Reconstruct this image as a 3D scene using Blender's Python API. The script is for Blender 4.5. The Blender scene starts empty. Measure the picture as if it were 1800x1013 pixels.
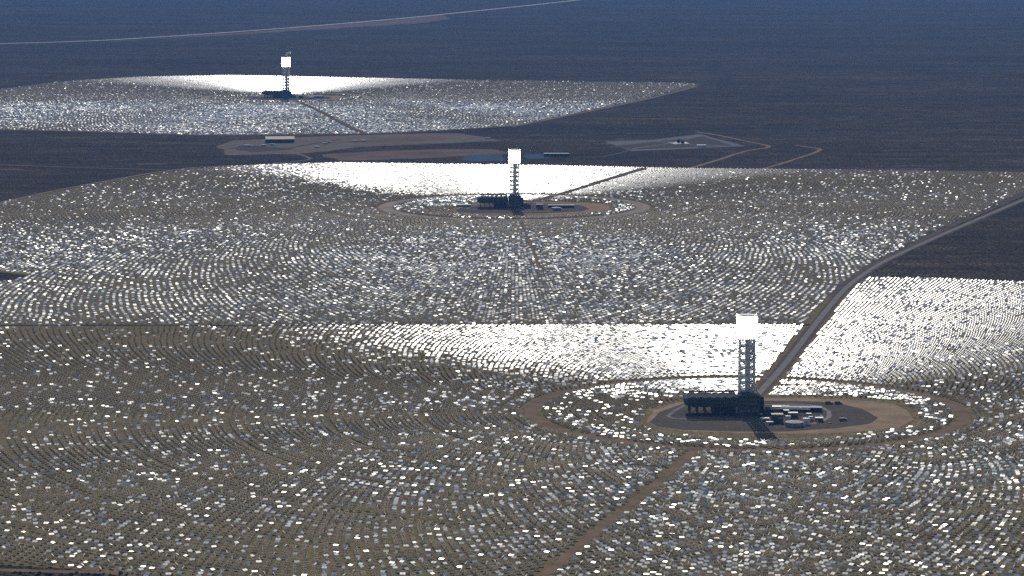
import bpy, bmesh, math, random
import numpy as np
from mathutils import Vector, Matrix
random.seed(7); rng = np.random.default_rng(11)
scene = bpy.context.scene
COL = scene.collection
R = math.radians

# ------------------------------------------------------------------ camera geometry
F, CX, CY, H = 5200.0, 900.0, 506.5, 670.0          # focal length in photo pixels, camera height in metres
PITCH = math.atan(656.5 / F)
cp, sp = math.cos(PITCH), math.sin(PITCH)
def gp(px, py, z=0.0):
    """ground point seen at a photo pixel"""
    dx = (px - CX) / F; dy = (CY - py) / F
    d = np.array([dx, cp + dy * sp, -sp + dy * cp])
    t = (H - z) / -d[2]
    return (d[0] * t, d[1] * t)
def to_px(x, y, z=0.0):
    zz = z - H
    depth = y * cp - zz * sp
    up = y * sp + zz * cp
    return CX + F * x / depth, CY - F * up / depth

MIRROR_ROUGH, SUN_E = 0.57, 4.2
SUN_EL, SUN_AZ = R(30), R(-3)                         # azimuth measured from +Y towards +X
SUN = np.array([math.sin(SUN_AZ) * math.cos(SUN_EL), math.cos(SUN_AZ) * math.cos(SUN_EL), math.sin(SUN_EL)])

# ------------------------------------------------------------------ materials
def new_mat(name):
    m = bpy.data.materials.new(name); m.use_nodes = True
    nt = m.node_tree; b = nt.nodes['Principled BSDF']
    return m, nt, b
def pos_node(nt):
    return nt.nodes.new('ShaderNodeNewGeometry').outputs['Position']
def noise(nt, vec, scale, detail=3.0, rough=0.6, stretch=None):
    if stretch:
        mp = nt.nodes.new('ShaderNodeMapping'); mp.inputs['Scale'].default_value = stretch
        nt.links.new(vec, mp.inputs['Vector']); vec = mp.outputs['Vector']
    n = nt.nodes.new('ShaderNodeTexNoise'); n.inputs['Scale'].default_value = scale
    n.inputs['Detail'].default_value = detail; n.inputs['Roughness'].default_value = rough
    nt.links.new(vec, n.inputs['Vector'])
    return n.outputs['Fac']
def ramp(nt, fac, stops):
    r = nt.nodes.new('ShaderNodeValToRGB'); e = r.color_ramp.elements
    while len(e) < len(stops): e.new(0.5)
    for el, (p, c) in zip(e, stops):
        el.position = p; el.color = (c[0], c[1], c[2], 1) if not isinstance(c, (int, float)) else (c, c, c, 1)
    nt.links.new(fac, r.inputs['Fac'])
    return r.outputs['Color']
def mix(nt, fac, a, b, mode='MIX'):
    n = nt.nodes.new('ShaderNodeMix'); n.data_type = 'RGBA'; n.blend_type = mode
    if isinstance(fac, float): n.inputs['Factor'].default_value = fac
    else: nt.links.new(fac, n.inputs['Factor'])
    for sock, v in ((n.inputs['A'], a), (n.inputs['B'], b)):
        if isinstance(v, tuple): sock.default_value = (v[0], v[1], v[2], 1)
        else: nt.links.new(v, sock)
    return n.outputs['Result']
def mat_plain(name, c1, c2, scale=0.3, rough=0.7, metallic=0.0, bump=0.0, spec=0.3):
    m, nt, b = new_mat(name)
    p = pos_node(nt)
    f = noise(nt, p, scale, 4)
    nt.links.new(ramp(nt, f, [(0.35, c1), (0.65, c2)]), b.inputs['Base Color'])
    b.inputs['Roughness'].default_value = rough; b.inputs['Metallic'].default_value = metallic
    b.inputs['Specular IOR Level'].default_value = spec
    if bump:
        bp = nt.nodes.new('ShaderNodeBump'); bp.inputs['Strength'].default_value = bump; bp.inputs['Distance'].default_value = 0.2
        nt.links.new(f, bp.inputs['Height']); nt.links.new(bp.outputs['Normal'], b.inputs['Normal'])
    return m
def mat_earth(name, c1, c2, scrub=None, scrub_lo=0.5, big=0.004, mid=0.03, band=None):
    """bare earth: broad drifts, patches, and small dark scrub (bush shade painted in for the desert)"""
    m, nt, b = new_mat(name)
    p = pos_node(nt)
    base = mix(nt, noise(nt, p, big, 5), c1, c2)
    patch = ramp(nt, noise(nt, p, mid, 5, 0.65), [(0.3, 0.5 if band else 0.72), (0.7, 1.55 if band else 1.22)])
    col = mix(nt, 1.0, base, patch, 'MULTIPLY')
    if band:
        bn = ramp(nt, noise(nt, p, 0.0011, 6, 0.62, (0.35, 1.6, 1)), [(0.34, band[0]), (0.62, band[1])])
        col = mix(nt, 1.0, col, bn, 'MULTIPLY')
    if band:
        st = ramp(nt, noise(nt, p, 0.011, 4, 0.7, (0.22, 1.0, 1)), [(0.32, 0.45), (0.68, 1.6)])
        col = mix(nt, 1.0, col, st, 'MULTIPLY')
        ws = noise(nt, p, 0.0022, 6, 0.7, (1.0, 0.55, 1))
        wl = ramp(nt, ws, [(0.462, 0.0), (0.49, 1.0), (0.505, 1.0), (0.53, 0.0)])
        col = mix(nt, wl, col, mix(nt, 0.75, col, (0.085, 0.066, 0.05)))
    if scrub:
        s = ramp(nt, noise(nt, p, 0.16, 3, 0.6), [(scrub_lo, 0.0), (scrub_lo + 0.09, 1.0)])
        col = mix(nt, s, col, scrub)
    nt.links.new(col, b.inputs['Base Color'])
    b.inputs['Roughness'].default_value = 1.0; b.inputs['Specular IOR Level'].default_value = 0.0
    return m

M = {}
M['desert'] = mat_earth('desert_scrubland', (0.096, 0.076, 0.053), (0.145, 0.110, 0.074), (0.020, 0.020, 0.013), 0.44, 0.0016, 0.02, (0.55, 1.1))  # scrub tone kept extra dark to carry the bushes' cast shadows
M['field'] = mat_earth('field_earth', (0.165, 0.135, 0.074), (0.235, 0.18, 0.11), (0.09, 0.088, 0.038), 0.50, 0.006, 0.03)
M['dirt'] = mat_earth('graded_dirt', (0.20, 0.145, 0.10), (0.26, 0.19, 0.13))
M['track'] = mat_earth('packed_track_dirt', (0.165, 0.12, 0.085), (0.21, 0.155, 0.11))
M['ring_gravel'] = mat_earth('pale_ring_gravel', (0.24, 0.20, 0.165), (0.34, 0.29, 0.24), None, 0.5, 0.01, 0.04)
M['dark_dirt'] = mat_earth('dark_shoulder_dirt', (0.10, 0.08, 0.063), (0.135, 0.108, 0.085))
M['tan'] = mat_earth('tan_pad_earth', (0.23, 0.17, 0.115), (0.30, 0.225, 0.155))
M['gravel'] = mat_earth('dark_gravel', (0.075, 0.068, 0.058), (0.105, 0.095, 0.082), None, 0.5, 0.02, 0.15)
M['pale_gravel'] = mat_earth('pale_gravel', (0.13, 0.13, 0.133), (0.19, 0.19, 0.193), None, 0.5, 0.02, 0.15)
M['highway'] = mat_earth('pale_concrete_road', (0.42, 0.40, 0.37), (0.55, 0.53, 0.50), None, 0.5, 0.003, 0.02)
M['asphalt'] = mat_earth('worn_asphalt', (0.17, 0.165, 0.16), (0.23, 0.225, 0.22), None, 0.5, 0.02, 0.1)
M['laydown'] = mat_earth('laydown_earth', (0.13, 0.108, 0.09), (0.21, 0.175, 0.15), (0.07, 0.058, 0.05), 0.58, 0.006, 0.03)
M['verge'] = mat_earth('reddish_verge', (0.14, 0.098, 0.078), (0.20, 0.14, 0.11), (0.06, 0.05, 0.045), 0.56, 0.002, 0.01)
M['dark_metal'] = mat_plain('dark_cladding', (0.055, 0.060, 0.062), (0.080, 0.086, 0.088), 0.2, 0.9, 0.0, 0.0, 0.0)
M['dark_panel'] = mat_plain('dark_louvre_panel', (0.018, 0.02, 0.022), (0.03, 0.033, 0.035), 0.4, 0.9, 0.0, 0.0, 0.0)
M['steel'] = mat_plain('galvanised_steel', (0.15, 0.155, 0.16), (0.22, 0.225, 0.23), 0.5, 0.55, 0.3)
M['tower_steel'] = mat_plain('tower_steel', (0.42, 0.43, 0.435), (0.54, 0.55, 0.555), 0.3, 0.7, 0.0)
M['white_metal'] = mat_plain('white_painted_metal', (0.58, 0.58, 0.565), (0.72, 0.72, 0.70), 0.4, 0.7, 0.0, 0.0, 0.15)
M['roof_silver'] = mat_plain('silver_roof_sheet', (0.36, 0.37, 0.39), (0.48, 0.49, 0.51), 0.3, 0.8, 0.0, 0.0, 0.1)
M['cream'] = mat_plain('cream_roof_sheet', (0.46, 0.40, 0.31), (0.56, 0.49, 0.39), 0.2, 0.8, 0.0, 0.0, 0.1)
M['grey_concrete'] = mat_plain('grey_concrete', (0.20, 0.20, 0.19), (0.30, 0.295, 0.28), 0.5, 0.85)
M['rubber'] = mat_plain('black_rubber', (0.02, 0.02, 0.02), (0.03, 0.03, 0.03), 2, 0.8)
M['dark_paint'] = mat_plain('dark_blue_paint', (0.03, 0.035, 0.05), (0.045, 0.05, 0.065), 0.6, 0.4)
M['glass'] = mat_plain('dark_glass', (0.02, 0.025, 0.03), (0.03, 0.035, 0.04), 1, 0.1)
M['leaf'] = mat_plain('creosote_leaf', (0.03, 0.035, 0.018), (0.06, 0.062, 0.03), 1.5, 0.8)
M['bark'] = mat_plain('bush_twig', (0.06, 0.045, 0.03), (0.09, 0.07, 0.05), 3, 0.9)
M['mirror_back'] = mat_plain('mirror_back', (0.54, 0.445, 0.31), (0.78, 0.66, 0.48), 0.09, 0.6, 0.0)
def mirror_mat():
    m, nt, b = new_mat('mirror_glass')
    f = noise(nt, pos_node(nt), 0.08, 2)
    nt.links.new(ramp(nt, f, [(0.3, (0.84, 0.87, 0.88)), (0.7, (0.90, 0.90, 0.88))]), b.inputs['Base Color'])
    b.inputs['Metallic'].default_value = 1.0
    b.inputs['Roughness'].default_value = MIRROR_ROUGH
    return m
M['mirror'] = mirror_mat()
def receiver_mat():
    m, nt, b = new_mat('emissive_sunlit_receiver')
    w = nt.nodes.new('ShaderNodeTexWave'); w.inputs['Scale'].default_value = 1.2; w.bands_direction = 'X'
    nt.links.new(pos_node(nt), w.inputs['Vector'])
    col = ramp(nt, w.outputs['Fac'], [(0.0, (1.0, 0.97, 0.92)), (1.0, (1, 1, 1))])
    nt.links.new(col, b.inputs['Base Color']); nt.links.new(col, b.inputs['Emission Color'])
    b.inputs['Emission Strength'].default_value = 25.0  # emission stands in for sunlight concentrated by the mirrors
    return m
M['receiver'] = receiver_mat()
def water_mat():
    m, nt, b = new_mat('pond_water')
    f = noise(nt, pos_node(nt), 0.02, 4)
    nt.links.new(ramp(nt, f, [(0.3, (0.045, 0.075, 0.115)), (0.7, (0.075, 0.11, 0.16))]), b.inputs['Base Color'])
    b.inputs['Roughness'].default_value = 0.1; b.inputs['Specular IOR Level'].default_value = 0.0
    return m
M['water'] = water_mat()

# ------------------------------------------------------------------ object helpers
def tag(o, label=None, cat=None, group=None, kind=None):
    if label: o['label'] = label
    if cat: o['category'] = cat
    if group: o['group'] = group
    if kind: o['kind'] = kind
    return o
def empty(name, loc, label, cat, group=None, rz=0.0):
    o = bpy.data.objects.new(name, None); COL.objects.link(o)
    o.empty_display_size = 5
    o.location = loc; o.rotation_euler = (0, 0, rz)
    return tag(o, label, cat, group)
class MB:
    """collects shapes into one bmesh"""
    def __init__(self): self.bm = bmesh.new()
    def box(self, x0, x1, y0, y1, z0, z1):
        v = [self.bm.verts.new(c) for c in ((x0,y0,z0),(x1,y0,z0),(x1,y1,z0),(x0,y1,z0),(x0,y0,z1),(x1,y0,z1),(x1,y1,z1),(x0,y1,z1))]
        for f in ((0,3,2,1),(4,5,6,7),(0,1,5,4),(1,2,6,5),(2,3,7,6),(3,0,4,7)): self.bm.faces.new([v[i] for i in f])
        return self
    def bar(self, a, b, r, seg=6, r2=None):
        a, b = Vector(a), Vector(b); d = b - a; L = d.length
        q = d.to_track_quat('Z', 'Y').to_matrix().to_4x4()
        bmesh.ops.create_cone(self.bm, cap_ends=True, segments=seg, radius1=r, radius2=r if r2 is None else r2, depth=L,
                              matrix=Matrix.Translation((a + b) / 2) @ q)
        return self
    def prism(self, prof, y0, y1):
        """profile in x,z pushed along y"""
        n = len(prof)
        a = [self.bm.verts.new((x, y0, z)) for x, z in prof]; b = [self.bm.verts.new((x, y1, z)) for x, z in prof]
        self.bm.faces.new(a); self.bm.faces.new(b[::-1])
        for i in range(n): self.bm.faces.new((a[i], b[i], b[(i+1)%n], a[(i+1)%n]))
        return self
    def build(self, name, mat, parent=None, bevel=0.0):
        bmesh.ops.recalc_face_normals(self.bm, faces=self.bm.faces)
        if bevel:
            bmesh.ops.bevel(self.bm, geom=list(self.bm.edges), offset=bevel, segments=1, affect='EDGES', profile=0.5)
        me = bpy.data.meshes.new(name); self.bm.to_mesh(me); self.bm.free()
        me.materials.append(mat)
        o = bpy.data.objects.new(name, me); COL.objects.link(o)
        if parent: o.parent = parent
        return o
def copy_tree(o, parent=None):
    c = o.copy(); COL.objects.link(c)
    if parent: c.parent = parent
    for ch in list(o.children): copy_tree(ch, c)
    return c

# ------------------------------------------------------------------ ground sheets
def resample(pts, step, jit=0.0):
    out = []
    for i in range(len(pts)):
        a = np.array(pts[i]); b = np.array(pts[(i + 1) % len(pts)])
        n = max(1, int(np.linalg.norm(b - a) / step))
        for k in range(n): out.append(a + (b - a) * k / n + rng.normal(0, jit, 2))
    return out
def sheet_world(name, pts, z, mat, step=60, jit=0.0, kind='structure'):
    pts = resample(pts, step, jit)
    bm = bmesh.new()
    f = bm.faces.new([bm.verts.new((p[0], p[1], z)) for p in pts])
    if f.normal.z < 0: bmesh.ops.reverse_faces(bm, faces=[f])
    bmesh.ops.triangulate(bm, faces=bm.faces[:])
    bmesh.ops.recalc_face_normals(bm, faces=bm.faces)
    for ff in bm.faces:
        if ff.normal.z < 0: ff.normal_flip()
    me = bpy.data.meshes.new(name); bm.to_mesh(me); bm.free(); me.materials.append(mat)
    o = bpy.data.objects.new(name, me); COL.objects.link(o)
    return tag(o, kind=kind)
def sheet(name, pix, z, mat, step=60, jit=0.0): return sheet_world(name, [gp(*p) for p in pix], z, mat, step, jit)
def smooth_line(pts, n=6):
    P = [np.array(p, float) for p in pts]; P = [2*P[0]-P[1]] + P + [2*P[-1]-P[-2]]
    out = []
    for i in range(1, len(P) - 2):
        for k in range(n):
            t = k / n
            out.append(0.5*((2*P[i]) + (-P[i-1]+P[i+1])*t + (2*P[i-1]-5*P[i]+4*P[i+1]-P[i+2])*t*t + (-P[i-1]+3*P[i]-3*P[i+1]+P[i+2])*t**3))
    out.append(P[-2]); return out
def strip(name, pts, width, z, mat, closed=False, jit=0.0, bm=None):
    own = bm is None
    if own: bm = bmesh.new()
    n = len(pts); L = []; Rr = []
    for i, p in enumerate(pts):
        a = pts[(i-1) % n] if (closed or i > 0) else p
        b = pts[(i+1) % n] if (closed or i < n-1) else p
        d = np.array(b) - np.array(a); d = d / (np.linalg.norm(d) + 1e-9); nn = np.array([-d[1], d[0]])
        w1 = width/2 + rng.normal(0, jit); w2 = width/2 + rng.normal(0, jit)
        l = np.array(p) + nn*w1; r = np.array(p) - nn*w2
        L.append(bm.verts.new((l[0], l[1], z))); Rr.append(bm.verts.new((r[0], r[1], z)))
    for i in range(n if closed else n-1):
        j = (i+1) % n
        bm.faces.new((Rr[i], Rr[j], L[j], L[i]))
    if not own: return
    for f in bm.faces:
        f.normal_update()
        if f.normal.z < 0: f.normal_flip()
    me = bpy.data.meshes.new(name); bm.to_mesh(me); bm.free(); me.materials.append(mat)
    o = bpy.data.objects.new(name, me); COL.objects.link(o)
    return tag(o, kind='structure')
def road(name, pix, width, z, mat, jit=0.0): return strip(name, smooth_line([gp(*p) for p in pix]), width, z, mat, False, jit)
def circle(c, r, n=128, a0=0, a1=2*math.pi):
    return [(c[0] + r*math.cos(a0+(a1-a0)*i/n), c[1] + r*math.sin(a0+(a1-a0)*i/n)) for i in range(n + (0 if a1-a0 > 6.28 else 1))]

T = [gp(1312, 724), gp(904, 364), gp(503, 171.5)]      # the three towers
sheet_world('desert_ground', [(-30000, -2000), (30000, -2000), (34000, 60000), (-34000, 60000)], 0.0, M['desert'], 1e9)

P1 = [(-200,573.3),(300,573.3),(900,572.8),(1426,572.3),(1512,490),(1620,490),(1800,497),(2050,505),(2050,1120),(330,1120),(235,1008),(120,1000),(0,994),(-200,986)]
P2 = [(-200,396),(0,357),(150,326),(320,298),(450,291),(600,287),(900,291),(1200,297),(1500,300),(1720,303),(2050,308),(1990,300),(1800,341),(1640,409),(1530,466),(1485,497),(1428,569),(900,571),(-200,571.5),(-200,502),(0,497),(62,485),(0,478),(-200,478)]
P2[10] = (1985,306); P2[11] = (1930,300)
P3 = [(-200,176),(0,158),(100,144),(250,136),(400,133),(800,141),(1100,145),(1200,146),(1232,149),(1215,154),(1130,175),(1000,202),(900,222),(760,231),(640,236),(350,238),(150,232),(0,228),(-200,222)]
FIELDS = [P1, P2, P3]
for i, P in enumerate(FIELDS):
    sheet('field_ground', P, 0.06, M['field'], 80, 3.0)

# inner ring roads, tracks, pads
for k in range(3):
    strip('ring_road', circle(T[k], 293 if k == 0 else 298, 160), 16 if k == 0 else 32, 0.20, M['track'] if k == 0 else M['ring_gravel'], True, 0.8)
t1 = T[0]
sheet('tan_pad', [(1135,742),(1150,722),(1190,708),(1260,700),(1400,700),(1510,704),(1570,710),(1596,722),(1604,738),(1580,752),(1500,760),(1400,763),(1300,761),(1200,757.5),(1156,751)], 0.10, M['tan'], 15, 0.8)
sheet('gravel_pad', [(1142,742),(1160,724),(1200,710),(1290,704),(1400,705),(1470,708),(1515,719),(1544,735),(1530,745),(1470,753),(1380,759),(1290,759),(1200,756),(1155,750)], 0.14, M['gravel'], 15, 0.5)
def shift_pad(k, name, pix, z, mat):
    pts = [np.array(gp(*p)) - np.array(t1) + np.array(T[k]) for p in pix]
    return sheet_world(name, pts, z, mat, 15, 0.8)
for k in (1, 2):
    shift_pad(k, 'tan_pad', [(1135,742),(1150,722),(1190,708),(1260,700),(1400,700),(1510,704),(1570,710),(1596,722),(1604,738),(1580,752),(1500,760),(1400,763),(1300,761),(1200,757.5),(1156,751)], 0.10, M['tan'])
    shift_pad(k, 'gravel_pad', [(1142,742),(1160,724),(1200,710),(1290,704),(1400,705),(1470,708),(1515,719),(1544,735),(1530,745),(1470,753),(1380,759),(1290,759),(1200,756),(1155,750)], 0.14, M['gravel'])
LOOP = [(1235,703),(1205,712),(1180,727),(1178,734),(1205,737),(1235,738)]
DRIVE = [(1345,712),(1400,711),(1440,715),(1458,727),(1448,739),(1410,748),(1345,749)]
for k in range(3):
    off = np.array(T[k]) - np.array(t1)
    strip('service_drive', [p + off for p in smooth_line([gp(*p) for p in LOOP])], 6, 0.20, M['pale_gravel'], False, 0.4)
    strip('service_drive', [p + off for p in smooth_line([gp(*p) for p in DRIVE])], 6, 0.20, M['asphalt'], False, 0.4)

MAIN = [(1325,700),(1337,688),(1380,640),(1432,572),(1480,514),(1512,487),(1560,457),(1660,411),(1800,351),(1990,272)]
road('road_shoulder', MAIN, 21, 0.16, M['dark_dirt'], 1.2)
road('paved_road', MAIN, 10, 0.30, M['asphalt'], 0.1)
road('road_shoulder', [(1460,520),(1505,484),(1552,454),(1652,406),(1790,346),(1985,265)], 16, 0.10, M['dark_dirt'], 1.0)
ACCESS1 = [(1222,792),(1195,815),(1140,862),(1060,925),(1000,975),(940,1025)]
road('dirt_track', ACCESS1, 11, 0.14, M['track'], 1.4)
ACCESS2 = [(930,357),(985,343),(1060,320),(1135,297)]
road('dirt_track', ACCESS2, 17, 0.14, M['dark_dirt'], 1.0)
ACCESS2B = [(915,388),(930,425),(946,472)]
road('dirt_track', ACCESS2B, 4, 0.14, M['track'], 1.0)
ACCESS3 = [(520,178),(560,196),(600,217),(640,236)]
road('dirt_track', ACCESS3, 16, 0.14, M['dark_dirt'], 1.0)
ROADS = [(MAIN, 17), (ACCESS1, 9), (ACCESS2, 11), (ACCESS2B, 3), (ACCESS3, 11)]
# perimeter tracks along the field edges
road('perimeter_track', [(-60,369),(0,356),(150,325),(320,297),(450,290),(600,286)], 12, 0.16, M['dirt'], 0.8)
road('perimeter_track', [(1225,152),(1130,176),(1000,203),(900,223)], 14, 0.16, M['dirt'], 0.8)
road('perimeter_track', [(1200,297),(1500,299),(1720,302),(1900,305)], 14, 0.16, M['dirt'], 0.8)
road('perimeter_track', [(-60,1001),(60,1004),(230,1011),(300,1040)], 13, 0.16, M['track'], 0.5)
road('dirt_track', [(-20,757),(150,757),(320,756),(470,753)], 7, 0.14, M['track'], 0.8)
# desert roads beyond the fields
road('highway', [(-100,81),(0,77),(200,70),(470,52),(700,33),(850,18),(1000,2),(1080,-8)], 44, 0.2, M['highway'])
sheet('verge', [(160,75),(300,67),(480,53),(700,34),(780,27),(790,33),(740,41),(560,52),(400,62),(240,71)], 0.10, M['verge'], 60, 12)
road('desert_track', [(1210,297),(1260,282),(1310,266),(1352,258),(1310,248),(1262,238),(1225,232)], 13, 0.14, M['dirt'], 1.0)
road('desert_track', [(1340,298),(1395,281),(1441,264),(1415,258),(1398,256)], 13, 0.14, M['dirt'], 1.0)
road('desert_track', [(-50,288),(120,294),(300,299)], 9, 0.14, M['dirt'], 1.0)
road('desert_track', [(1000,264),(1060,259),(1110,262),(1062,275),(1010,277)], 10, 0.14, M['dark_dirt'], 1.0)
road('desert_track', [(505,266),(545,278),(520,284),(480,287)], 12, 0.14, M['pale_gravel'], 1.0)
sheet('desert_patch', [(240,288),(290,287),(295,288.8),(242,289.8)], 0.10, M['dark_dirt'], 30, 4)
sheet('desert_patch', [(-20,297),(40,297),(35,299),(-20,299.5)], 0.10, M['dark_dirt'], 30, 4)
sheet('laydown_yard', [(382,257),(410,247),(560,240),(700,236),(800,234),(845,240),(878,248),(790,252),(640,258),(540,270),(400,273)], 0.10, M['laydown'], 40, 6)
sheet('laydown_yard', [(560,272),(660,266),(760,263),(860,262),(900,270),(800,276),(680,281),(600,283)], 0.10, M['verge'], 40, 6)
road('yard_road', [(500,262),(545,254),(600,245)], 14, 0.18, M['gravel'], 0.5)
sheet('substation_pad', [(1062,249),(1150,246),(1230,236),(1310,257),(1200,262),(1110,266)], 0.10, M['pale_gravel'], 40, 2)
sheet('substation_yard', [(1068,258),(1140,250.5),(1236,240),(1288,256),(1215,259),(1120,263)], 0.16, M['gravel'], 40, 2)
road('yard_road', [(1110,262),(1175,252),(1235,238)], 9, 0.22, M['asphalt'], 0.4)
road('yard_road', [(1150,248.5),(1215,254),(1290,257.5)], 8, 0.22, M['asphalt'], 0.4)
sheet('laydown_patch', [(600,250),(680,243),(760,240),(800,244),(700,252)], 0.14, M['verge'], 30, 6)
sheet('laydown_patch', [(400,262),(430,255),(470,258),(520,262),(450,268)], 0.14, M['gravel'], 30, 6)
road('yard_road', [(560,262),(640,256),(740,253),(850,249)], 9, 0.18, M['dark_dirt'], 0.8)
road('yard_road', [(620,278),(720,272),(840,268)], 9, 0.18, M['gravel'], 0.8)
for pix in ([(805,280),(825,273),(880,270),(887,282),(830,284)], [(918,275),(925,271),(962,271),(965,278),(930,280)]):
    sheet('pond', pix, 0.14, M['water'], 20, 2)

# ------------------------------------------------------------------ heliostats
def vnoise(x, y, s, seed):
    r = np.random.default_rng(seed); G = r.random((64, 64))
    X = x / s; Y = y / s
    xi = np.floor(X).astype(int); yi = np.floor(Y).astype(int); fx = X - xi; fy = Y - yi
    fx = fx*fx*(3-2*fx); fy = fy*fy*(3-2*fy)
    g = lambda a, b: G[a % 64, b % 64]
    return (g(xi,yi)*(1-fx)+g(xi+1,yi)*fx)*(1-fy) + (g(xi,yi+1)*(1-fx)+g(xi+1,yi+1)*fx)*fy
def inside(poly, x, y):
    P = np.array(poly); c = np.zeros(len(x), bool); j = len(P) - 1
    for i in range(len(P)):
        xi, yi = P[i]; xj, yj = P[j]
        with np.errstate(divide='ignore', invalid='ignore'):
            t = ((yi > y) != (yj > y)) & (x < (xj - xi) * (y - yi) / (yj - yi + 1e-12) + xi)
        c ^= t; j = i
    return c
def dist_line(x, y, pts):
    d = np.full(len(x), 1e9)
    for a, b in zip(pts[:-1], pts[1:]):
        ax, ay = a; bx, by = b; vx, vy = bx-ax, by-ay
        t = np.clip(((x-ax)*vx+(y-ay)*vy)/(vx*vx+vy*vy), 0, 1)
        d = np.minimum(d, np.hypot(x-ax-t*vx, y-ay-t*vy))
    return d
PADP = [(1122,742),(1142,718),(1190,704),(1260,697),(1400,697),(1515,700),(1585,707),(1612,722),(1618,738),(1590,754),(1500,767),(1400,774),(1300,775),(1200,767),(1140,757)]
pad_rel = np.array([gp(*p) for p in PADP]) - np.array(t1)
road_w = [(smooth_line([gp(*p) for p in pts]), w) for pts, w in ROADS]

X = []; Y = []; K = []
def half_rings(c, back):
    """radially staggered half rings; the rows behind the tower stand closer together"""
    g = lambda r: float(np.clip((r - 250) / 900, 0, 1.3))
    dr_of = (lambda r: 5.2 + 2.0*g(r)) if back else (lambda r: 6.4 + 3.6*g(r))
    da_of = (lambda r: 8.8 + 3.4*g(r)) if back else (lambda r: 9.2 + 2.3*g(r))
    r = 95.0; ring = 0; N0 = None; xs = []; ys = []
    while r < 3600:
        if N0 is None or math.pi*r/N0 > da_of(r) * 1.2:
            N0 = int(math.pi*r/da_of(r)); r += 2.5
        a = (np.arange(N0) + 0.25 + 0.5*(ring % 2)) * math.pi/N0 + (0 if back else math.pi)
        a = a + rng.normal(0, 0.15, N0) / r; rr = r + rng.normal(0, 0.12, N0)
        xs.append(c[0] + rr*np.cos(a)); ys.append(c[1] + rr*np.sin(a))
        r += dr_of(r); ring += 1
        if not back and ring % 16 == 0: r += 5.0
    return xs, ys
for k in range(3):
    xa, ya = half_rings(T[k], True); xb, yb = half_rings(T[k], False)
    xs = xa + xb; ys = ya + yb
    x = np.concatenate(xs); y = np.concatenate(ys)
    ok = inside([gp(*p) for p in FIELDS[k]], x, y)
    px, py = to_px(x, y)
    ok &= (px > -45) & (px < 1845) & (py < 1045)
    x, y, = x[ok], y[ok]
    rr = np.hypot(x - T[k][0], y - T[k][1])
    ok = ~((rr > (277 if k == 0 else 277)) & (rr < (308 if k == 0 else 320))) & ~((rr > 331) & (rr < 335.5))
    ok &= ~inside(pad_rel + np.array(T[k]), x, y)
    for pts, w in road_w: ok &= dist_line(x, y, pts) > w
    ok &= rng.random(len(x)) > 0.012
    # patchy planting inside the inner ring
    inn = rr < 285
    ok &= ~(inn & (vnoise(x, y, 45, 5) < 0.04))
    x, y = x[ok], y[ok]
    X.append(x); Y.append(y); K.append(np.full(len(x), k))
X = np.concatenate(X); Y = np.concatenate(Y); K = np.concatenate(K); N = len(X)
PX, PY = to_px(X, Y)
TX = np.array([t[0] for t in T])[K]; TY = np.array([t[1] for t in T])[K]

# fraction of mirrors in stand-by (lying nearly flat) as the photo shows it
nz = vnoise(X, Y, 160, 21); nz2 = vnoise(X, Y, 60, 22); nz3 = vnoise(X, Y, 420, 23)
blot = np.clip((nz*0.6 + nz2*0.4 - 0.35) / 0.4, 0, 1)
f1 = (0.30 + 0.34*blot + 0.16*np.clip((PX-700)/900, 0, 1)) * np.clip((PY-600)/240, 0.40, 1) * np.clip(0.66 + (PX-500)/1300, 0.66, 1)
f2 = np.where(PY < 385, 0.06 + 0.08*blot, (0.66 + 0.34*blot) * np.clip((PY-375)/70, 0.18, 1) * np.clip((610-PY)/60, 0.6, 1))
f3 = np.clip(0.07 + 0.87*np.clip((PY-168)/22, 0, 1)*(0.75+0.4*blot), 0, 0.97)
frac = np.choose(K, [f1, f2, f3])
rt = np.hypot(X - TX, Y - TY)
frac = np.where((rt < 285) & (K < 2), 0.60*blot + 0.06, frac)
# west rows marked by wait, turned off tracking to add glare towards the camera
soft = lambda edge, w: np.clip((edge - PY)/w, 0, 1)
rip = (K == 0) * np.clip((1230 - PX)/330, 0, 1) * soft(606 + (PX - 430)*0.125, 34) * np.clip((PX-400)/480, 0, 1)
rip = np.maximum(rip, (K == 1) * np.clip((820 - PX)/160, 0, 1) * (PY < 345) * soft(303 + (PX - 380)*0.145, 18) * np.clip((PX-340)/300, 0, 1))
glare_aim = rng.random(N) < rip*0.93
u_stow = rng.random(N); glare_aim_all = glare_aim.copy(); stow = (u_stow < frac) | glare_aim
# tracking normal: halfway between the sun and the tower's receiver
aim = np.stack([TX - X, TY - Y, np.full(N, 118.0)], 1); aim /= np.linalg.norm(aim, axis=1)[:, None]
n = aim + SUN[None, :]; n /= np.linalg.norm(n, axis=1)[:, None]
n += rng.normal(0, 0.012, (N, 3)); n_track = n / np.linalg.norm(n, axis=1)[:, None]
view = np.stack([-X, -Y, np.full(N, H)], 1); view /= np.linalg.norm(view, axis=1)[:, None]
hv = np.array([0.0, -math.cos(R(8)), math.sin(R(8))]) + SUN; hv /= np.linalg.norm(hv)
ALPHA = MIRROR_ROUGH**2
SKY_EL = [-20, -2, 2, 7, 12, 22, 32, 42, 62, 90]; SKY_AZ = [0, 20, 40, 90, 180]
SKY_L = np.array([[.06]*5, [.08]*5, [1.0,.74,.54,.34,.5], [.81,.57,.41,.27,.43], [.68,.44,.32,.2,.3], [.68,.33,.21,.13,.17],
                  [.59,.25,.17,.1,.11], [.33,.2,.14,.08,.08], [.12,.11,.1,.07,.06], [.08,.08,.08,.08,.08]])
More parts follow.
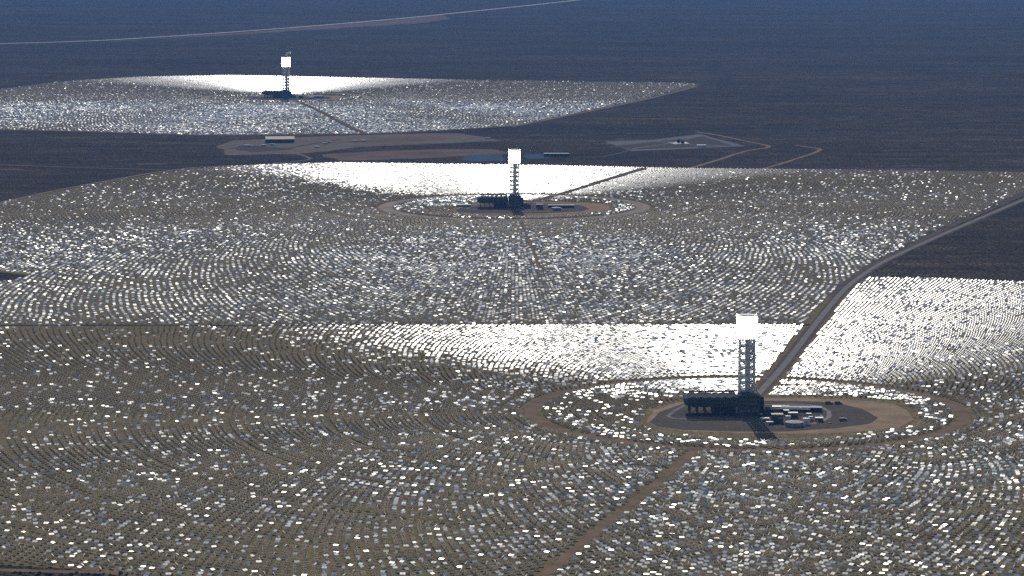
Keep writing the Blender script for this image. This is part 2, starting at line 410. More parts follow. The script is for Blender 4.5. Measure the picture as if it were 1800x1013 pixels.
def glare(m, split=False):
    """how strongly a mirror with normal m sends the sun towards the camera side"""
    nh = np.clip((m*hv).sum(1), 0, 1); nv = np.clip((m*view).sum(1), 1e-3, 1); nl = np.clip((m*SUN[None]).sum(1), 1e-3, 1)
    D = ALPHA**2 / (math.pi * (nh*nh*(ALPHA**2 - 1) + 1)**2)
    g1 = lambda c: 2*c/(c + np.sqrt(ALPHA**2 + (1-ALPHA**2)*c*c))
    L = SUN_E * D * g1(nv)*g1(nl) / (4*nv)
    # the sky they mirror: bright low towards the sun, dark overhead and to the sides
    r = 2*(m*view).sum(1)[:, None]*m - view
    el = np.degrees(np.arcsin(np.clip(r[:, 2], -1, 1))); az_ = np.abs(np.degrees(np.arctan2(r[:, 0], r[:, 1])))
    ie = np.interp(el, SKY_EL, np.arange(len(SKY_EL))); ia = np.interp(az_, SKY_AZ, np.arange(len(SKY_AZ)))
    e0 = np.minimum(ie.astype(int), len(SKY_EL)-2); a0 = np.minimum(ia.astype(int), len(SKY_AZ)-2); fe = ie-e0; fa = ia-a0
    S = (SKY_L[e0, a0]*(1-fa)+SKY_L[e0, a0+1]*fa)*(1-fe) + (SKY_L[e0+1, a0]*(1-fa)+SKY_L[e0+1, a0+1]*fa)*fe
    total = np.where((m*view).sum(1) < 0.06, 1e-4, 0.88*(L + S))
    return (total, L/(L + S)) if split else total
# parked mirrors: many small differences of aim, so their brightness runs smoothly from dull to dazzling
wave = 0.5 + 0.5*np.sin(vnoise(X, Y, 210, 31)*14.0)
t_lo = np.choose(K, [0.10, 0.12, 0.17]); t_hi = np.choose(K, [0.50, 0.50, 0.40])
u01 = np.clip(0.72*rng.random(N) + 0.28*wave, 0, 1)
target = t_lo * (t_hi/t_lo)**u01
dazzle = rng.random(N) < np.choose(K, [0.07, 0.025, 0.012])
dazzle |= (rt < 285) & (rng.random(N) < np.choose(K, [0.45, 0.18, 0.1]))
target = np.where(dazzle, rng.uniform(1.5, 6.0, N), target)
glare_aim &= glare(n_track) < 3.2
stow = ((u_stow < frac) & ~(glare_aim_all & ~glare_aim)) | glare_aim
target = np.where(glare_aim, (0.3 + 2.6*rip)*rng.uniform(0.6, 1.3, N), target)
best = None; flat = None
for _ in range(28):
    beta = np.radians(rng.uniform(1, 75, N)); ph = rng.random(N) * 2*math.pi
    e1 = np.array([1.0, 0, 0]); e2 = np.cross(hv, e1); e2 /= np.linalg.norm(e2); e1 = np.cross(e2, hv)
    cand = np.cos(beta)[:, None]*hv + (np.sin(beta)*np.cos(ph))[:, None]*e1 + (np.sin(beta)*np.sin(ph))[:, None]*e2
    tot, sunny = glare(cand, True)
    err = np.abs(np.log(tot/target)) + np.where(K == 2, 0.8, 1.6)*(1 - sunny) + 0.8*(1 - np.clip(cand[:, 2], 0, 1)) + np.where(cand[:, 2] < 0.25, 9, 0)
    if best is None: best, flat = err, cand
    else:
        w_ = err < best; best = np.where(w_, err, best); flat = np.where(w_[:, None], cand, flat)
n = np.where(stow[:, None], flat, n); n /= np.linalg.norm(n, axis=1)[:, None]
HW, HH, TH, ZC = 2.75, 1.65, 0.10, 2.5
# u horizontal, facing the tower when flat
tilt_dir = np.where((np.hypot(n[:, 0], n[:, 1]) > 0.2)[:, None], n[:, :2], aim[:, :2])
tilt_dir /= np.linalg.norm(tilt_dir, axis=1)[:, None]
az = np.arctan2(-tilt_dir[:, 0], tilt_dir[:, 1])        # z rotation that turns local +Y to the heading
u = np.stack([np.cos(az), np.sin(az), np.zeros(N)], 1)
# keep n perpendicular to u
n = n - (n*u).sum(1)[:, None]*u; n /= np.linalg.norm(n, axis=1)[:, None]
v = np.cross(n, u)

shine = stow & (glare(n) > 1.0)
inframe = (PX > 4) & (PX < 1796) & (PY > 0) & (PY < 1008)
dist = np.sqrt(X**2 + Y**2 + H**2)
order = np.argsort(np.where(inframe, dist, 1e9))
single = np.zeros(N, bool); single[order[:300]] = True

def heliostat_mass(idx, near):
    """mesh arrays for the rest of the heliostats"""
    c = np.stack([X[idx], Y[idx], np.full(len(idx), ZC)], 1); uu, vv, nn = u[idx], v[idx], n[idx]
    V = []; FV = []; FM = []; base = 0
    panels = [(-HW, -0.12), (0.12, HW)] if near else [(-HW, HW)]
    for a, b in panels:
        corners = []
        for dn in (-TH/2, TH/2):
            for (s, t) in ((a, -HH), (b, -HH), (b, HH), (a, HH)):
                corners.append(c + uu*s + vv*t + nn*dn)
        A = np.stack(corners, 1)                         # n,8,3
        V.append(A.reshape(-1, 3))
        fidx = np.array([[4,5,6,7],[3,2,1,0],[0,1,5,4],[1,2,6,5],[2,3,7,6],[3,0,4,7]])
        mats = np.array([0,1,1,1,1,1])
        FV.append((base + np.arange(len(idx))[:, None, None]*8 + fidx[None]).reshape(-1, 4)); FM.append(np.tile(mats, len(idx)))
        base += len(idx)*8
    if near:
        pr = 0.16; corners = []
        for z in (0.0, ZC - 0.05):
            for (sx, sy) in ((-pr,-pr),(pr,-pr),(pr,pr),(-pr,pr)):
                corners.append(np.stack([X[idx]+sx, Y[idx]+sy, np.full(len(idx), z)], 1))
        A = np.stack(corners, 1); V.append(A.reshape(-1, 3))
        fidx = np.array([[0,1,5,4],[1,2,6,5],[2,3,7,6],[3,0,4,7]])
        FV.append((base + np.arange(len(idx))[:, None, None]*8 + fidx[None]).reshape(-1, 4)); FM.append(np.full(len(idx)*4, 2))
        base += len(idx)*8
    return np.concatenate(V), np.concatenate(FV), np.concatenate(FM)
rest_near = np.where(~single & (K == 0))[0]; rest_far = np.where(~single & (K > 0))[0]
Va, Fa, Ma = heliostat_mass(rest_near, True); Vb, Fb, Mb = heliostat_mass(rest_far, False)
Fb = Fb + len(Va)
Vx = np.concatenate([Va, Vb]); Fx = np.concatenate([Fa, Fb]); Mx = np.concatenate([Ma, Mb])
me = bpy.data.meshes.new('heliostat_field')
me.vertices.add(len(Vx)); me.vertices.foreach_set('co', Vx.astype(np.float32).ravel())
me.loops.add(len(Fx)*4); me.loops.foreach_set('vertex_index', Fx.astype(np.int32).ravel())
me.polygons.add(len(Fx)); me.polygons.foreach_set('loop_start', (np.arange(len(Fx))*4).astype(np.int32))
for mm in (M['mirror'], M['mirror_back'], M['steel']): me.materials.append(mm)
me.polygons.foreach_set('material_index', Mx.astype(np.int32))
me.update(calc_edges=True); me.shade_flat()
hf = bpy.data.objects.new('heliostat_field', me); COL.objects.link(hf)
tag(hf, 'vast rings of small mirrored heliostats on posts covering the desert around the three towers', 'heliostats', 'heliostats', 'stuff')
print('heliostats', N, [int((K == k).sum()) for k in range(3)])

# the nearest 300, each a thing of its own
def panel_mesh(name):
    bm = bmesh.new(); w = HW - 0.12
    bmesh.ops.create_cube(bm, size=1.0, matrix=Matrix.Diagonal((w, HH*2, TH, 1)))
    me = bpy.data.meshes.new(name); me.materials.append(M['mirror_back']); me.materials.append(M['mirror'])
    for f in bm.faces:
        f.normal_update(); f.material_index = 1 if f.normal.z > 0.9 else 0
    bm.to_mesh(me); bm.free(); return me
pm = panel_mesh('mirror')
def quick(mb, name, mat):
    o = mb.build(name, mat); d = o.data; bpy.data.objects.remove(o); return d
post_me = quick(MB().bar((0,0,0), (0,0,ZC-0.25), 0.16, 8).bar((0,0,0), (0,0,0.25), 0.4, 8), 'post', M['steel'])
beam = MB().bar((-2.6,0,-0.16), (2.6,0,-0.16), 0.1, 6)
for sx in (-2.2, -0.8, 0.8, 2.2): beam.box(sx-0.05, sx+0.05, -1.5, 1.5, -0.14, -0.06)
beam_me = quick(beam, 'support_frame', M['steel'])
proto = empty('heliostat', (0,0,0), 'x', 'heliostat', 'nearest heliostats along the bottom of the photo')
for nm, d in (('mirror', pm), ('mirror', pm), ('post', post_me), ('support_frame', beam_me)):
    o = bpy.data.objects.new(nm, d); COL.objects.link(o); o.parent = proto
track1 = np.array(smooth_line([gp(*p) for p in ACCESS1]))
first = True
for i in order[:300]:
    o = proto if first else copy_tree(proto); first = False
    o.location = (X[i], Y[i], 0.06); o.rotation_euler = (0, 0, az[i])
    tilt = -math.atan2(float(np.dot(n[i], [tilt_dir[i,0], tilt_dir[i,1], 0])), n[i,2])
    sx = 0
    for ch in o.children:
        kind = ch.name.split('.')[0]
        if kind == 'post': ch.location = (0,0,0); continue
        Rm = Matrix.Rotation(tilt, 4, 'X'); off = Vector((0,0,0))
        if kind == 'mirror':
            off = Vector(((-1 if sx == 0 else 1)*(HW+0.12)/2, 0, 0)); sx += 1
        ch.location = Vector((0,0,ZC)) + (Rm @ off); ch.rotation_euler = (tilt, 0, 0)
    if PX[i] < 500: where = 'at the bottom left corner'
    elif PX[i] < np.interp(PY[i], [790, 1025], [1222, 940]): where = 'at the bottom, left of the dirt track'
    else: where = 'at the bottom, right of the dirt track'
    bright = bool(shine[i])
    look = 'flat heliostat with sunlit white mirrors' if bright else 'tilted heliostat with grey sky-coloured mirrors' if stow[i] else 'upright heliostat showing dull grey backs'
    o['label'] = look + ' ' + where
    o['group'] = ('flat bright' if bright else 'tilted grey' if stow[i] else 'upright grey') + ' heliostats ' + where

# ------------------------------------------------------------------ power tower
def make_tower():
    t = empty('power_tower', (0,0,0), 'x', 'tower', 'solar power towers')
    hw = 10.0; top = 101.0; levels = np.linspace(0, top, 11)
    for sx in (-1, 1):
        for sy in (-1, 1):
            MB().box(sx*hw-1.0, sx*hw+1.0, sy*hw-1.0, sy*hw+1.0, 0, top).build('leg', M['tower_steel'], t)
    for z in levels[1:]:
        d = MB()
        for s in (-1, 1):
            d.box(-hw+1, hw-1, s*hw-0.9, s*hw+0.9, z-1.3, z+0.6); d.box(s*hw-0.9, s*hw+0.9, -hw+1, hw-1, z-1.3, z+0.6)
        d.box(-hw-1.6, hw+1.6, -hw-2.8, -hw-1.3, z-0.9, z-0.5)
        d.box(-6.5, -2.2, -hw+1, hw-1, z-0.5, z+0.1)
        d.build('platform', M['tower_steel'], t)
    for side in range(4):
        b = MB()
        for a, c in zip(levels[:-1], levels[1:]):
            for s in (-1, 1):
                p, q = (s*hw, a), (-s*hw, c)
                if side < 2:
                    yy = (-1 if side == 0 else 1)*hw
                    b.bar((p[0], yy+0.3*s, p[1]), (q[0], yy+0.3*s, q[1]), 0.55, 5)
                else:
                    xx = (-1 if side == 2 else 1)*hw
                    b.bar((xx+0.3*s, p[0], p[1]), (xx+0.3*s, q[0], q[1]), 0.55, 5)
        b.build('bracing', M['tower_steel'], t)
    MB().box(-2.5, 5.0, -3, 3, 0, top+1).build('lift_shaft', M['tower_steel'], t)
    for x in (6.4, 8.2):
        MB().bar((x, -2, 0), (x, -2, top), 0.6, 8).build('steam_pipe', M['steel'], t)
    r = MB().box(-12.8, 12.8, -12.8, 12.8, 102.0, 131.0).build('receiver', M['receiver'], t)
    lo = MB()
    lo.box(-12.2, 12.2, -12.2, 12.2, 101.0, 102.0)
    for s in (-1, 1): lo.box(-13.6, 13.6, s*12.9-0.5, s*12.9+0.5, 101.1, 101.95)
    lo.build('receiver_base', M['white_metal'], t)
    MB().box(-12.0, 12.0, -12.0, 12.0, 131.0, 132.3).box(-8, 8, -8, 8, 132.3, 133.2).build('receiver_cap', M['tower_steel'], t)
    for s in (-1, 1):
        for q in (-1, 1): MB().box(q*12.95-0.75, q*12.95+0.75, s*12.95-0.75, s*12.95+0.75, 131.01, 133.0).build('corner_shield', M['white_metal'], t)
    return t
tower0 = make_tower()
tl = ['tall bright receiver tower nearest the camera, standing among the foreground mirrors',
      'bright lattice receiver tower in the middle distance, second from the camera',
      'farthest and smallest bright receiver tower with a small white crane on top']
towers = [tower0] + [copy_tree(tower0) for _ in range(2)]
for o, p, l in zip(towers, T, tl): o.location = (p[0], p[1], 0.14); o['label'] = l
towers[2].scale = (1.12, 1.12, 1.12)
c = MB().box(-1, 6.5, -3, 3, 133.2, 142.0).build('crane_post', M['white_metal'], towers[2])
MB().box(1.0, 17.0, -2, 2, 143.5, 147.0).box(10, 17, -3, 3, 147.0, 150.5).bar((4, 0, 142.0), (4, 0, 144), 1.4).build('crane_jib', M['white_metal'], towers[2])

# ------------------------------------------------------------------ air cooled condenser
def make_condenser():
    t = empty('air_cooled_condenser', (0,0,0), 'x', 'condenser', 'air cooled condensers')
    x0, x1, y0, y1, z0, z1 = -66.0, 0.0, -21.0, 21.0, 12.0, 24.0
    MB().box(x0, x1, y0, y1, z0, z1).build('casing', M['dark_metal'], t)
    w = MB()
    for i in range(25):
        x = x0 + 0.6 + (x1-x0-1.2)*i/24; w.box(x-0.25, x+0.25, y0-0.45, y0-0.01, z0+0.4, z1-0.3)
    for z in (z0+3.8, z0+8.2): w.box(x0, x1, y0-0.75, y0-0.46, z-0.25, z+0.25)
    w.build('wind_wall', M['dark_panel'], t)
    MB().prism([(x0-5.5, z0+2.6), (x0-0.01, z0+0.6), (x0-0.01, z1-0.4), (x0-5.5, z1-1.6)], y0+1, y1-1).build('end_duct', M['dark_metal'], t)
    for j in range(6):
        cx = x0 + 6 + (x1-x0-12)*j/5
        MB().prism([(cx-5.2, z1+0.01), (cx+5.2, z1+0.01), (cx+1.1, z1+1.3), (cx-1.1, z1+1.3)], y0+2, y1-2).build('condenser_ridge', M['dark_metal'], t)
    MB().bar((x0+2, y1-6, z1+3.3), (x1-2, y1-6, z1+3.3), 1.1, 12).build('steam_duct', M['dark_metal'], t)
    for i in range(7):
        for y in (y0+1.2, 0.0, y1-1.2):
            x = x0 + 2 + (x1-x0-4)*i/6
            MB().box(x-0.7, x+0.7, y-0.7, y+0.7, 0, z0).build('leg', M['dark_metal'], t)
    MB().box(x0+34, x1-0.5, 2, 18, 0.02, z0-2.0).build('shade_blocker', M['dark_metal'], t)  # added block that stops sunlight passing under the casing
    b = MB()
    for i in range(6):
        xa = x0 + 2 + (x1-x0-4)*i/6; xb = xa + (x1-x0-4)/6
        b.bar((xa, y0+1.2, 0.5), (xb, y0+1.2, z0-0.3), 0.3, 5)
    b.build('bracing', M['dark_metal'], t)
    for i in range(5):
        cx = x0 + 9 + (x1-x0-18)*i/4
        for cy in (y0+10, y1-10):
            MB().bar((cx, cy, z0-1.6), (cx, cy, z0-0.02), 5.2, 20).build('fan_ring', M['dark_panel'], t)
    return t
def make_hall():
    t = empty('turbine_hall', (0,0,0), 'x', 'plant building', 'turbine halls')
    MB().box(-13.5, 16, -8, 9, 0, 27).build('wall', M['dark_metal'], t)
    MB().box(-14, 16.5, -8.5, 9.5, 27.0, 27.6).box(-9, 3, -4, 5, 27.6, 30.4).build('roof', M['dark_metal'], t)
    MB().box(16.02, 21, -7, 5, 3, 24).build('stair_tower', M['dark_panel'], t)
    for z in (5, 11.5, 18, 23.5):
        for i in range(5): MB().box(-11.5+i*5.4, -8.0+i*5.4, -8.25, -8.01, z, z+2.4).build('louvre', M['steel'] if z == 5 else M['dark_panel'], t)
    MB().box(5, 11, -8.3, -8.02, 0.05, 4.6).build('door', M['dark_panel'], t)
    for x in (9.5, 13):
        MB().bar((x, 5, 27.6), (x, 5, 33), 0.9, 10).build('exhaust_stack', M['tower_steel'], t)
    a = MB().box(21.02, 38, -10, 6, 0, 8.5).box(23, 30, -6, 3, 8.5, 11.0)
    a.build('annex', M['dark_metal'], t)
    return t
def make_mast():
    t = empty('mast', (0,0,0), 'x', 'mast', 'thin masts behind the condensers')
    MB().bar((0,0,0), (0,0,44), 0.75, 8, 0.35).build('pole', M['tower_steel'], t)
    MB().box(-1.3, 1.3, -0.3, 0.3, 41, 42.2).build('lamp_bar', M['tower_steel'], t)
    return t
which = ['nearest tower', 'middle tower', 'farthest tower']
c0, h0, m0 = make_condenser(), make_hall(), make_mast()
for k in range(3):
    for o0, off, txt in ((c0, (-14.2, -11), 'long dark condenser raised on legs, left of the %s'),
                         (h0, (0.0, -24), 'tall dark plant block at the foot of the %s'),
                         (m0, (-55, 26), 'thin dark mast rising behind the condenser by the %s')):
        o = o0 if k == 0 else copy_tree(o0)
        o.location = (T[k][0]+off[0], T[k][1]+off[1], 0.14); o['label'] = txt % which[k]

# ------------------------------------------------------------------ small plant buildings
def long_shed(L, D, Hh, roof, wall):
    t = empty('shed', (0,0,0), 'x', 'shed')
    MB().box(-L/2, L/2, -D/2, D/2, 0, Hh).build('wall', wall, t)
    MB().prism([(-D/2-0.6, Hh+0.02), (D/2+0.6, Hh+0.02), (0, Hh+D*0.09)], -L/2-0.5, L/2+0.5).build('roof', roof, t).rotation_euler = (0,0,math.pi/2)
    for i in range(int(L/9)): MB().box(-L/2+3+i*9, -L/2+7+i*9, -D/2-0.16, -D/2-0.01, 0.05, Hh*0.7).build('door', M['dark_panel'], t)
    return t
def block_house(W, D, Hh, roof, wall):
    t = empty('equipment_house', (0,0,0), 'x', 'equipment house')
    MB().box(-W/2, W/2, -D/2, D/2, 0, Hh).build('wall', wall, t)
    MB().box(-W/2-0.4, W/2+0.4, -D/2-0.4, D/2+0.4, Hh, Hh+0.8).build('roof', roof, t)
    MB().box(-W/2+1, -W/2+3, -D/2-0.14, -D/2-0.01, 0.05, 2.6).build('door', M['white_metal'], t)
    MB().box(1, W/2-1, -D/2-0.14, -D/2-0.01, Hh*0.5, Hh*0.75).build('louvre', M['steel'], t)
    return t
def tank(r, h, mat):
    t = empty('storage_tank', (0,0,0), 'x', 'tank')
    MB().bar((0,0,0), (0,0,h), r, 32).build('shell', mat, t)
    MB().bar((0,0,h+0.01), (0,0,h+r*0.14), r*1.02, 32, r*0.1).build('roof', mat, t)
    l = MB()
    for s in (-0.4, 0.4): l.bar((s, -r-0.25, 0), (s, -r-0.25, h+0.8), 0.08, 5)
    for i in range(int(h/0.6)): l.bar((-0.4, -r-0.25, 0.3+i*0.6), (0.4, -r-0.25, 0.3+i*0.6), 0.06, 4)
    l.build('ladder', M['steel'], t)
    return t
def truck(cab_mat, box_mat):
    t = empty('box_truck', (0,0,0), 'x', 'truck')
    MB().box(-5, 5, -1.1, 1.1, 0.7, 1.1).build('chassis', M['rubber'], t)
    MB().box(-5, 2.4, -1.25, 1.25, 1.11, 3.9).build('cargo_box', box_mat, t)
    cab = MB().prism([(2.6, 0.75), (5, 0.75), (5, 2.0), (4.5, 3.1), (2.6, 3.1)], -1.2, 1.2).build('cab', cab_mat, t)
    MB().prism([(4.62, 2.1), (5.03, 2.1), (4.6, 3.0), (4.5, 3.0)], -1.05, 1.05).build('windscreen', M['glass'], cab)
    for x in (-3.8, -2.6, 3.8):
        for s in (-1, 1): MB().bar((x, s*0.95, 0.5), (x, s*1.25, 0.5), 0.5, 14).build('wheel', M['rubber'], t)
    return t
def place(o, pxy, label, rz=0.0, group=None):
    p = gp(*pxy); o.location = (p[0], p[1], 0.14); o.rotation_euler = (0,0,rz); o['label'] = label
    if group: o['group'] = group
    return o
place(long_shed(54, 13, 6, M['roof_silver'], M['dark_metal']), (1409, 723), 'long low shed with bright silver roof right of the nearest tower', R(-3))
place(long_shed(22, 12, 6, M['steel'], M['dark_metal']), (1372, 722), 'short dull grey shed beside the long silver shed', R(-3))
place(block_house(15, 11, 11, M['cream'], M['dark_metal']), (1366, 743), 'dark block house with cream roof in front of the sheds')
place(block_house(12, 9, 6, M['white_metal'], M['dark_metal']), (1394, 734), 'small block house with white roof behind the wide low tank')
place(block_house(10, 8, 4.5, M['steel'], M['dark_metal']), (1440, 741), 'low dull block house right of the wide low tank')
place(block_house(12, 7, 3.2, M['white_metal'], M['grey_concrete']), (1344, 740), 'low pale block house between the plant block and the cream roofed house')
place(tank(12.0, 5.5, M['grey_concrete']), (1396, 749), 'wide low grey tank at the front of the nearest plant yard')
place(tank(4.6, 8.0, M['white_metal']), (1417, 746), 'small tall white tank right of the wide low tank')
place(tank(3.6, 6.0, M['white_metal']), (1385, 739), 'little white tank behind the wide low tank')
place(truck(M['dark_paint'], M['dark_paint']), (1482, 740), 'dark truck parked alone on the gravel right of the plant yard', R(12), 'trucks on the gravel pad')
place(truck(M['dark_paint'], M['dark_metal']), (1457, 711), 'left of two dark trucks parked on the back edge of the gravel pad', R(5), 'trucks on the gravel pad')
place(truck(M['dark_paint'], M['dark_metal']), (1474, 711), 'right of two dark trucks parked on the back edge of the gravel pad', R(-4), 'trucks on the gravel pad')
place(tank(3.0, 5.0, M['white_metal']), (1425, 739), 'little white tank at the right end of the plant yard equipment')
place(block_house(7, 6, 7, M['steel'], M['dark_metal']), (1382, 731), 'narrow tall dark equipment house between cream and white roofed houses')
place(block_house(9, 5, 3.5, M['white_metal'], M['dark_metal']), (1353, 747), 'low white roofed kiosk at the front left of the plant yard')
place(block_house(6, 6, 4, M['white_metal'], M['steel']), (1422, 733), 'small square pale house below the silver shed end')
def pipe_rack(L):
    t = empty('pipe_rack', (0,0,0), 'x', 'pipe rack')
    f = MB()
    for i in range(int(L/7)+1):
        for y in (-2.2, 2.2): f.box(-L/2+i*7-0.3, -L/2+i*7+0.3, y-0.3, y+0.3, 0, 6.5)
        f.box(-L/2+i*7-0.3, -L/2+i*7+0.3, -1.9, 1.9, 5.9, 6.4)
    f.build('frame', M['dark_metal'], t)
    for j, y in enumerate((-1.6, -0.5, 0.7, 1.6)): MB().bar((-L/2-1, y, 6.85), (L/2+1, y, 6.85), 0.42, 8).build('pipe', M['steel'] if j % 2 else M['roof_silver'], t)
    return t
place(pipe_rack(63), (1382, 728), 'long pipe rack running right from the plant block below the sheds', R(-4))
def pickup(mat):
    t = empty('pickup_truck', (0,0,0), 'x', 'pickup')
    MB().prism([(-2.7,0.5),(2.7,0.5),(2.7,1.1),(1.3,1.2),(0.7,1.85),(-0.7,1.85),(-0.9,1.2),(-2.7,1.2)], -0.95, 0.95).build('body', mat, t)
    for x in (-1.7, 1.7):
        for sd in (-1, 1): MB().bar((x, sd*0.75, 0.42), (x, sd*1.0, 0.42), 0.42, 12).build('wheel', M['rubber'], t)
    return t
place(pickup(M['white_metal']), (1444, 733), 'white pickup on the gravel near the curved drive', R(70))
place(pickup(M['dark_paint']), (1459, 745), 'dark pickup on the gravel in front of the lone truck', R(20))
# plant yards of the two farther towers: the same kinds, fewer show
for k, txt in ((1, 'middle tower'), (2, 'farthest tower')):
    def rel(o, dx, dy, label, rz=0.0):
        o.location = (T[k][0]+dx, T[k][1]+dy, 0.14); o.rotation_euler = (0,0,rz); o['label'] = label
    rel(long_shed(60, 14, 6, M['roof_silver'], M['dark_metal']), 108, -14, 'long low silver roofed shed right of the ' + txt)
    rel(block_house(16, 11, 10, M['roof_silver'], M['dark_metal']), 58, -46, 'dark block house with grey roof right of the ' + txt)
    rel(tank(11, 6, M['grey_concrete']), 96, -74, 'wide low grey tank in the yard of the ' + txt)
    rel(block_house(34, 10, 4, M['white_metal'], M['grey_concrete']), -118, 8, 'low white roofed house left of the condenser of the ' + txt)

# laydown yard and substation
def warehouse():
    t = empty('warehouse', (0,0,0), 'x', 'warehouse')
    MB().box(-42, 42, -32, 32, 0, 11).build('wall', M['dark_metal'], t)
    MB().prism([(-33, 11.02), (33, 11.02), (0, 17)], -43, 43).build('roof', M['cream'], t).rotation_euler = (0,0,math.pi/2)
    for x in (-24, 0, 24): MB().box(x-5, x+5, -32.2, -32.01, 0.05, 7).build('door', M['dark_panel'], t)
    return t
place(warehouse(), (492, 250), 'big warehouse with pale tan roof in the yard before the farthest field', R(6))
def trailer():
    t = empty('site_trailer', (0,0,0), 'x', 'trailer', 'white trailers in the laydown yard')
    MB().box(-8, 8, -2, 2, 0.8, 4.2).build('body', M['white_metal'], t)
    MB().box(-8.2, 8.2, -2.2, 2.2, 4.21, 4.5).build('roof', M['white_metal'], t)
    for i in range(4): MB().box(-6.6+i*3.6, -5.0+i*3.6, -2.12, -2.01, 2.2, 3.3).build('window', M['glass'], t)
    MB().box(-7.5, 7.5, -1.6, 1.6, 0.05, 0.79).build('skirt', M['rubber'], t)
    return t
tr0 = trailer()
spots = [(433,257.5,'alone at the left end of the laydown yard'),(440,258,'close behind the leftmost trailer of the laydown yard'),(464,257,'in front of the tan roofed warehouse, left'),(479,255.5,'in front of the tan roofed warehouse, right'),
         (557,260,'below the dark yard road, nearest the middle field'),(571,253.5,'just right of the dark yard road, lower of two'),(578,251,'just right of the dark yard road, upper of two'),(624,249.5,'left of a pair on the bare middle of the yard'),(640,249,'right of a pair on the bare middle of the yard'),(857,244.5,'alone at the far right end of the yard')]
for i, (px, py, l) in enumerate(spots):
    o = tr0 if i == 0 else copy_tree(tr0)
    place(o, (px, py), 'white site trailer ' + l, R(random.uniform(-12, 12)))
place(long_shed(70, 16, 8, M['roof_silver'], M['dark_metal']), (978, 275), 'long pale roofed shed right of the middle tower top', R(0))
place(block_house(26, 14, 6, M['white_metal'], M['white_metal']), (1233, 259), 'white control house on the substation pad')
def transformer():
    t = empty('transformer', (0,0,0), 'x', 'transformer', 'transformers on the substation pad')
    MB().box(-5, 5, -4, 4, 0.6, 8).build('tank', M['dark_metal'], t)
    f = MB()
    for i in range(8): f.box(-4.6+i*1.2, -4.0+i*1.2, -5.4, -4.02, 1, 7)
    f.build('radiator', M['dark_panel'], t)
    for x in (-3, 0, 3): MB().bar((x, 0, 8), (x, 0, 11), 0.5, 8, 0.25).build('bushing', M['grey_concrete'], t)
    return t
x0_ = transformer(); place(x0_, (1193, 251), 'left dark transformer on the pale substation pad')
x1_ = copy_tree(x0_); place(x1_, (1200, 252), 'right dark transformer on the pale substation pad')
sheet('gravel_patch', [(1177,250),(1205,249.4),(1212,252.4),(1187,253.6)], 0.2, M['roof_silver'], 30, 2)

# ------------------------------------------------------------------ bushes at the bottom left corner
def make_bush(seed):
    r = random.Random(seed)
    t = empty('creosote_bush', (0,0,0), 'x', 'bush', 'dark bushes by the bottom left track')
    bm = bmesh.new()
    for i in range(420):
        a = r.uniform(0, 6.28); rad = 1.7*math.sqrt(r.random()); z = 0.3 + r.random()*1.9*(1-(rad/2.1)**2)
        s = r.uniform(0.12, 0.3); c = Vector((rad*math.cos(a), rad*math.sin(a), z))
        d1 = Vector((r.gauss(0,1), r.gauss(0,1), r.gauss(0,1))).normalized()*s; d2 = d1.orthogonal().normalized()*s*0.6
        bm.faces.new([bm.verts.new(c+q) for q in (d1, d2, -d1, -d2)])
    me = bpy.data.meshes.new('foliage'); bm.to_mesh(me); bm.free(); me.materials.append(M['leaf'])
    o = bpy.data.objects.new('foliage', me); COL.objects.link(o); o.parent = t
    s = MB()
    for i in range(9):
        a = i*0.7; s.bar((0,0,0), (1.1*math.cos(a), 1.1*math.sin(a), 1.5), 0.05, 5, 0.02)
    s.build('stem', M['bark'], t)
    return t
b0, b1 = make_bush(1), make_bush(2); n_b = 0
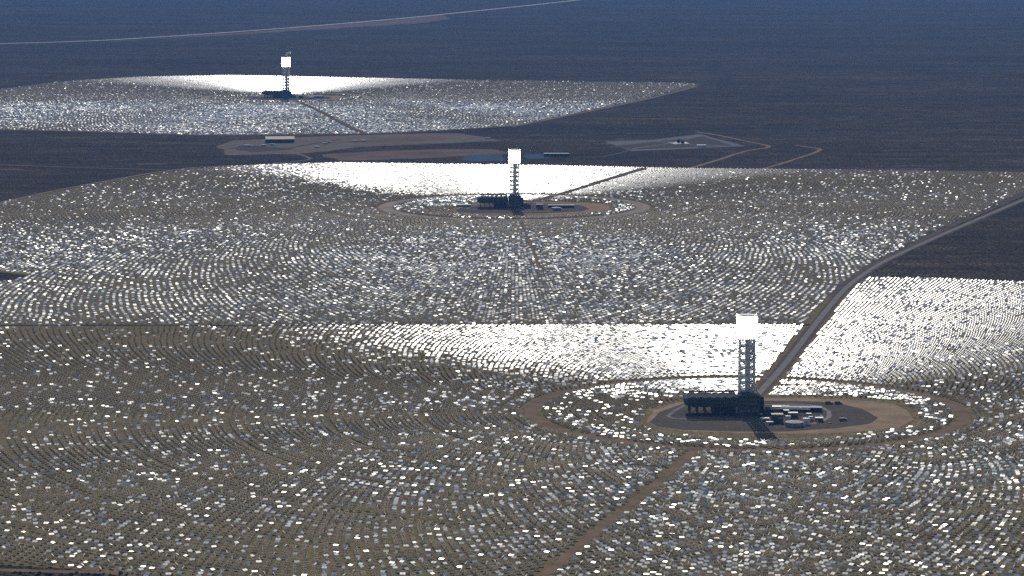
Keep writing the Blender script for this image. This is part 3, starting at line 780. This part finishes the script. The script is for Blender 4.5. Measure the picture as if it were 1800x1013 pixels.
for i in range(34):
    o = (b0 if i == 0 else b1 if i == 1 else copy_tree(b0 if random.random() < 0.5 else b1))
    px = 30 + i*8.6 + random.uniform(-4, 4); py = 1008 + 0.012*px + random.uniform(-1.5, 6)
    p = gp(px, py); o.location = (p[0], p[1], 0.0); s = random.uniform(0.7, 1.5); o.scale = (s, s, s); o.rotation_euler = (0,0,random.uniform(0,6))
    o['label'] = 'dark scrub bush in the row beyond the dirt track at the bottom left corner'

# ------------------------------------------------------------------ haze, light, sky, camera
DENS = 2.1e-5
hz = MB().box(-45000, 45000, -4000, 75000, -1.0, 760.0)
m = bpy.data.materials.new('haze_air'); m.use_nodes = True; nt = m.node_tree; nt.nodes.clear()
out = nt.nodes.new('ShaderNodeOutputMaterial'); pv = nt.nodes.new('ShaderNodeVolumePrincipled')
pv.inputs['Color'].default_value = (0.17, 0.42, 1.0, 1); pv.inputs['Density'].default_value = DENS; pv.inputs['Anisotropy'].default_value = 0.0
nt.links.new(pv.outputs['Volume'], out.inputs['Volume'])
tag(hz.build('haze', m), kind='stuff')

w = bpy.data.worlds.new('World'); scene.world = w; w.use_nodes = True
nt = w.node_tree; bg = nt.nodes['Background']
sky = nt.nodes.new('ShaderNodeTexSky'); sky.sky_type = 'NISHITA'; sky.sun_disc = False
sky.sun_elevation = SUN_EL; sky.sun_rotation = SUN_AZ; sky.altitude = 900
nt.links.new(sky.outputs['Color'], bg.inputs['Color']); bg.inputs['Strength'].default_value = 0.065
sl = bpy.data.lights.new('sun', 'SUN'); sl.energy = SUN_E; sl.angle = R(0.5); sl.color = (1.0, 0.93, 0.82)
so = bpy.data.objects.new('sun', sl); COL.objects.link(so)
so.rotation_euler = Vector((SUN[0], SUN[1], SUN[2])).to_track_quat('Z', 'Y').to_euler()
so.location = (0, 4000, 3000)

cam = bpy.data.cameras.new('camera'); co = bpy.data.objects.new('camera', cam); COL.objects.link(co)
cam.sensor_width = 36.0; cam.lens = F/1800*36.0; cam.clip_start = 10; cam.clip_end = 200000
co.location = (0, 0, H); co.rotation_euler = (math.pi/2 - PITCH, 0, 0)
scene.camera = co
vs = scene.view_settings
vs.view_transform = 'Standard'; vs.look = 'None'; vs.exposure = 0.0; vs.gamma = 1.0
scene.cycles.max_bounces = 6; scene.cycles.volume_bounces = 0
scene.cycles.use_denoising = False
scene.cycles.pixel_filter_type = 'BLACKMAN_HARRIS'; scene.cycles.filter_width = 1.5
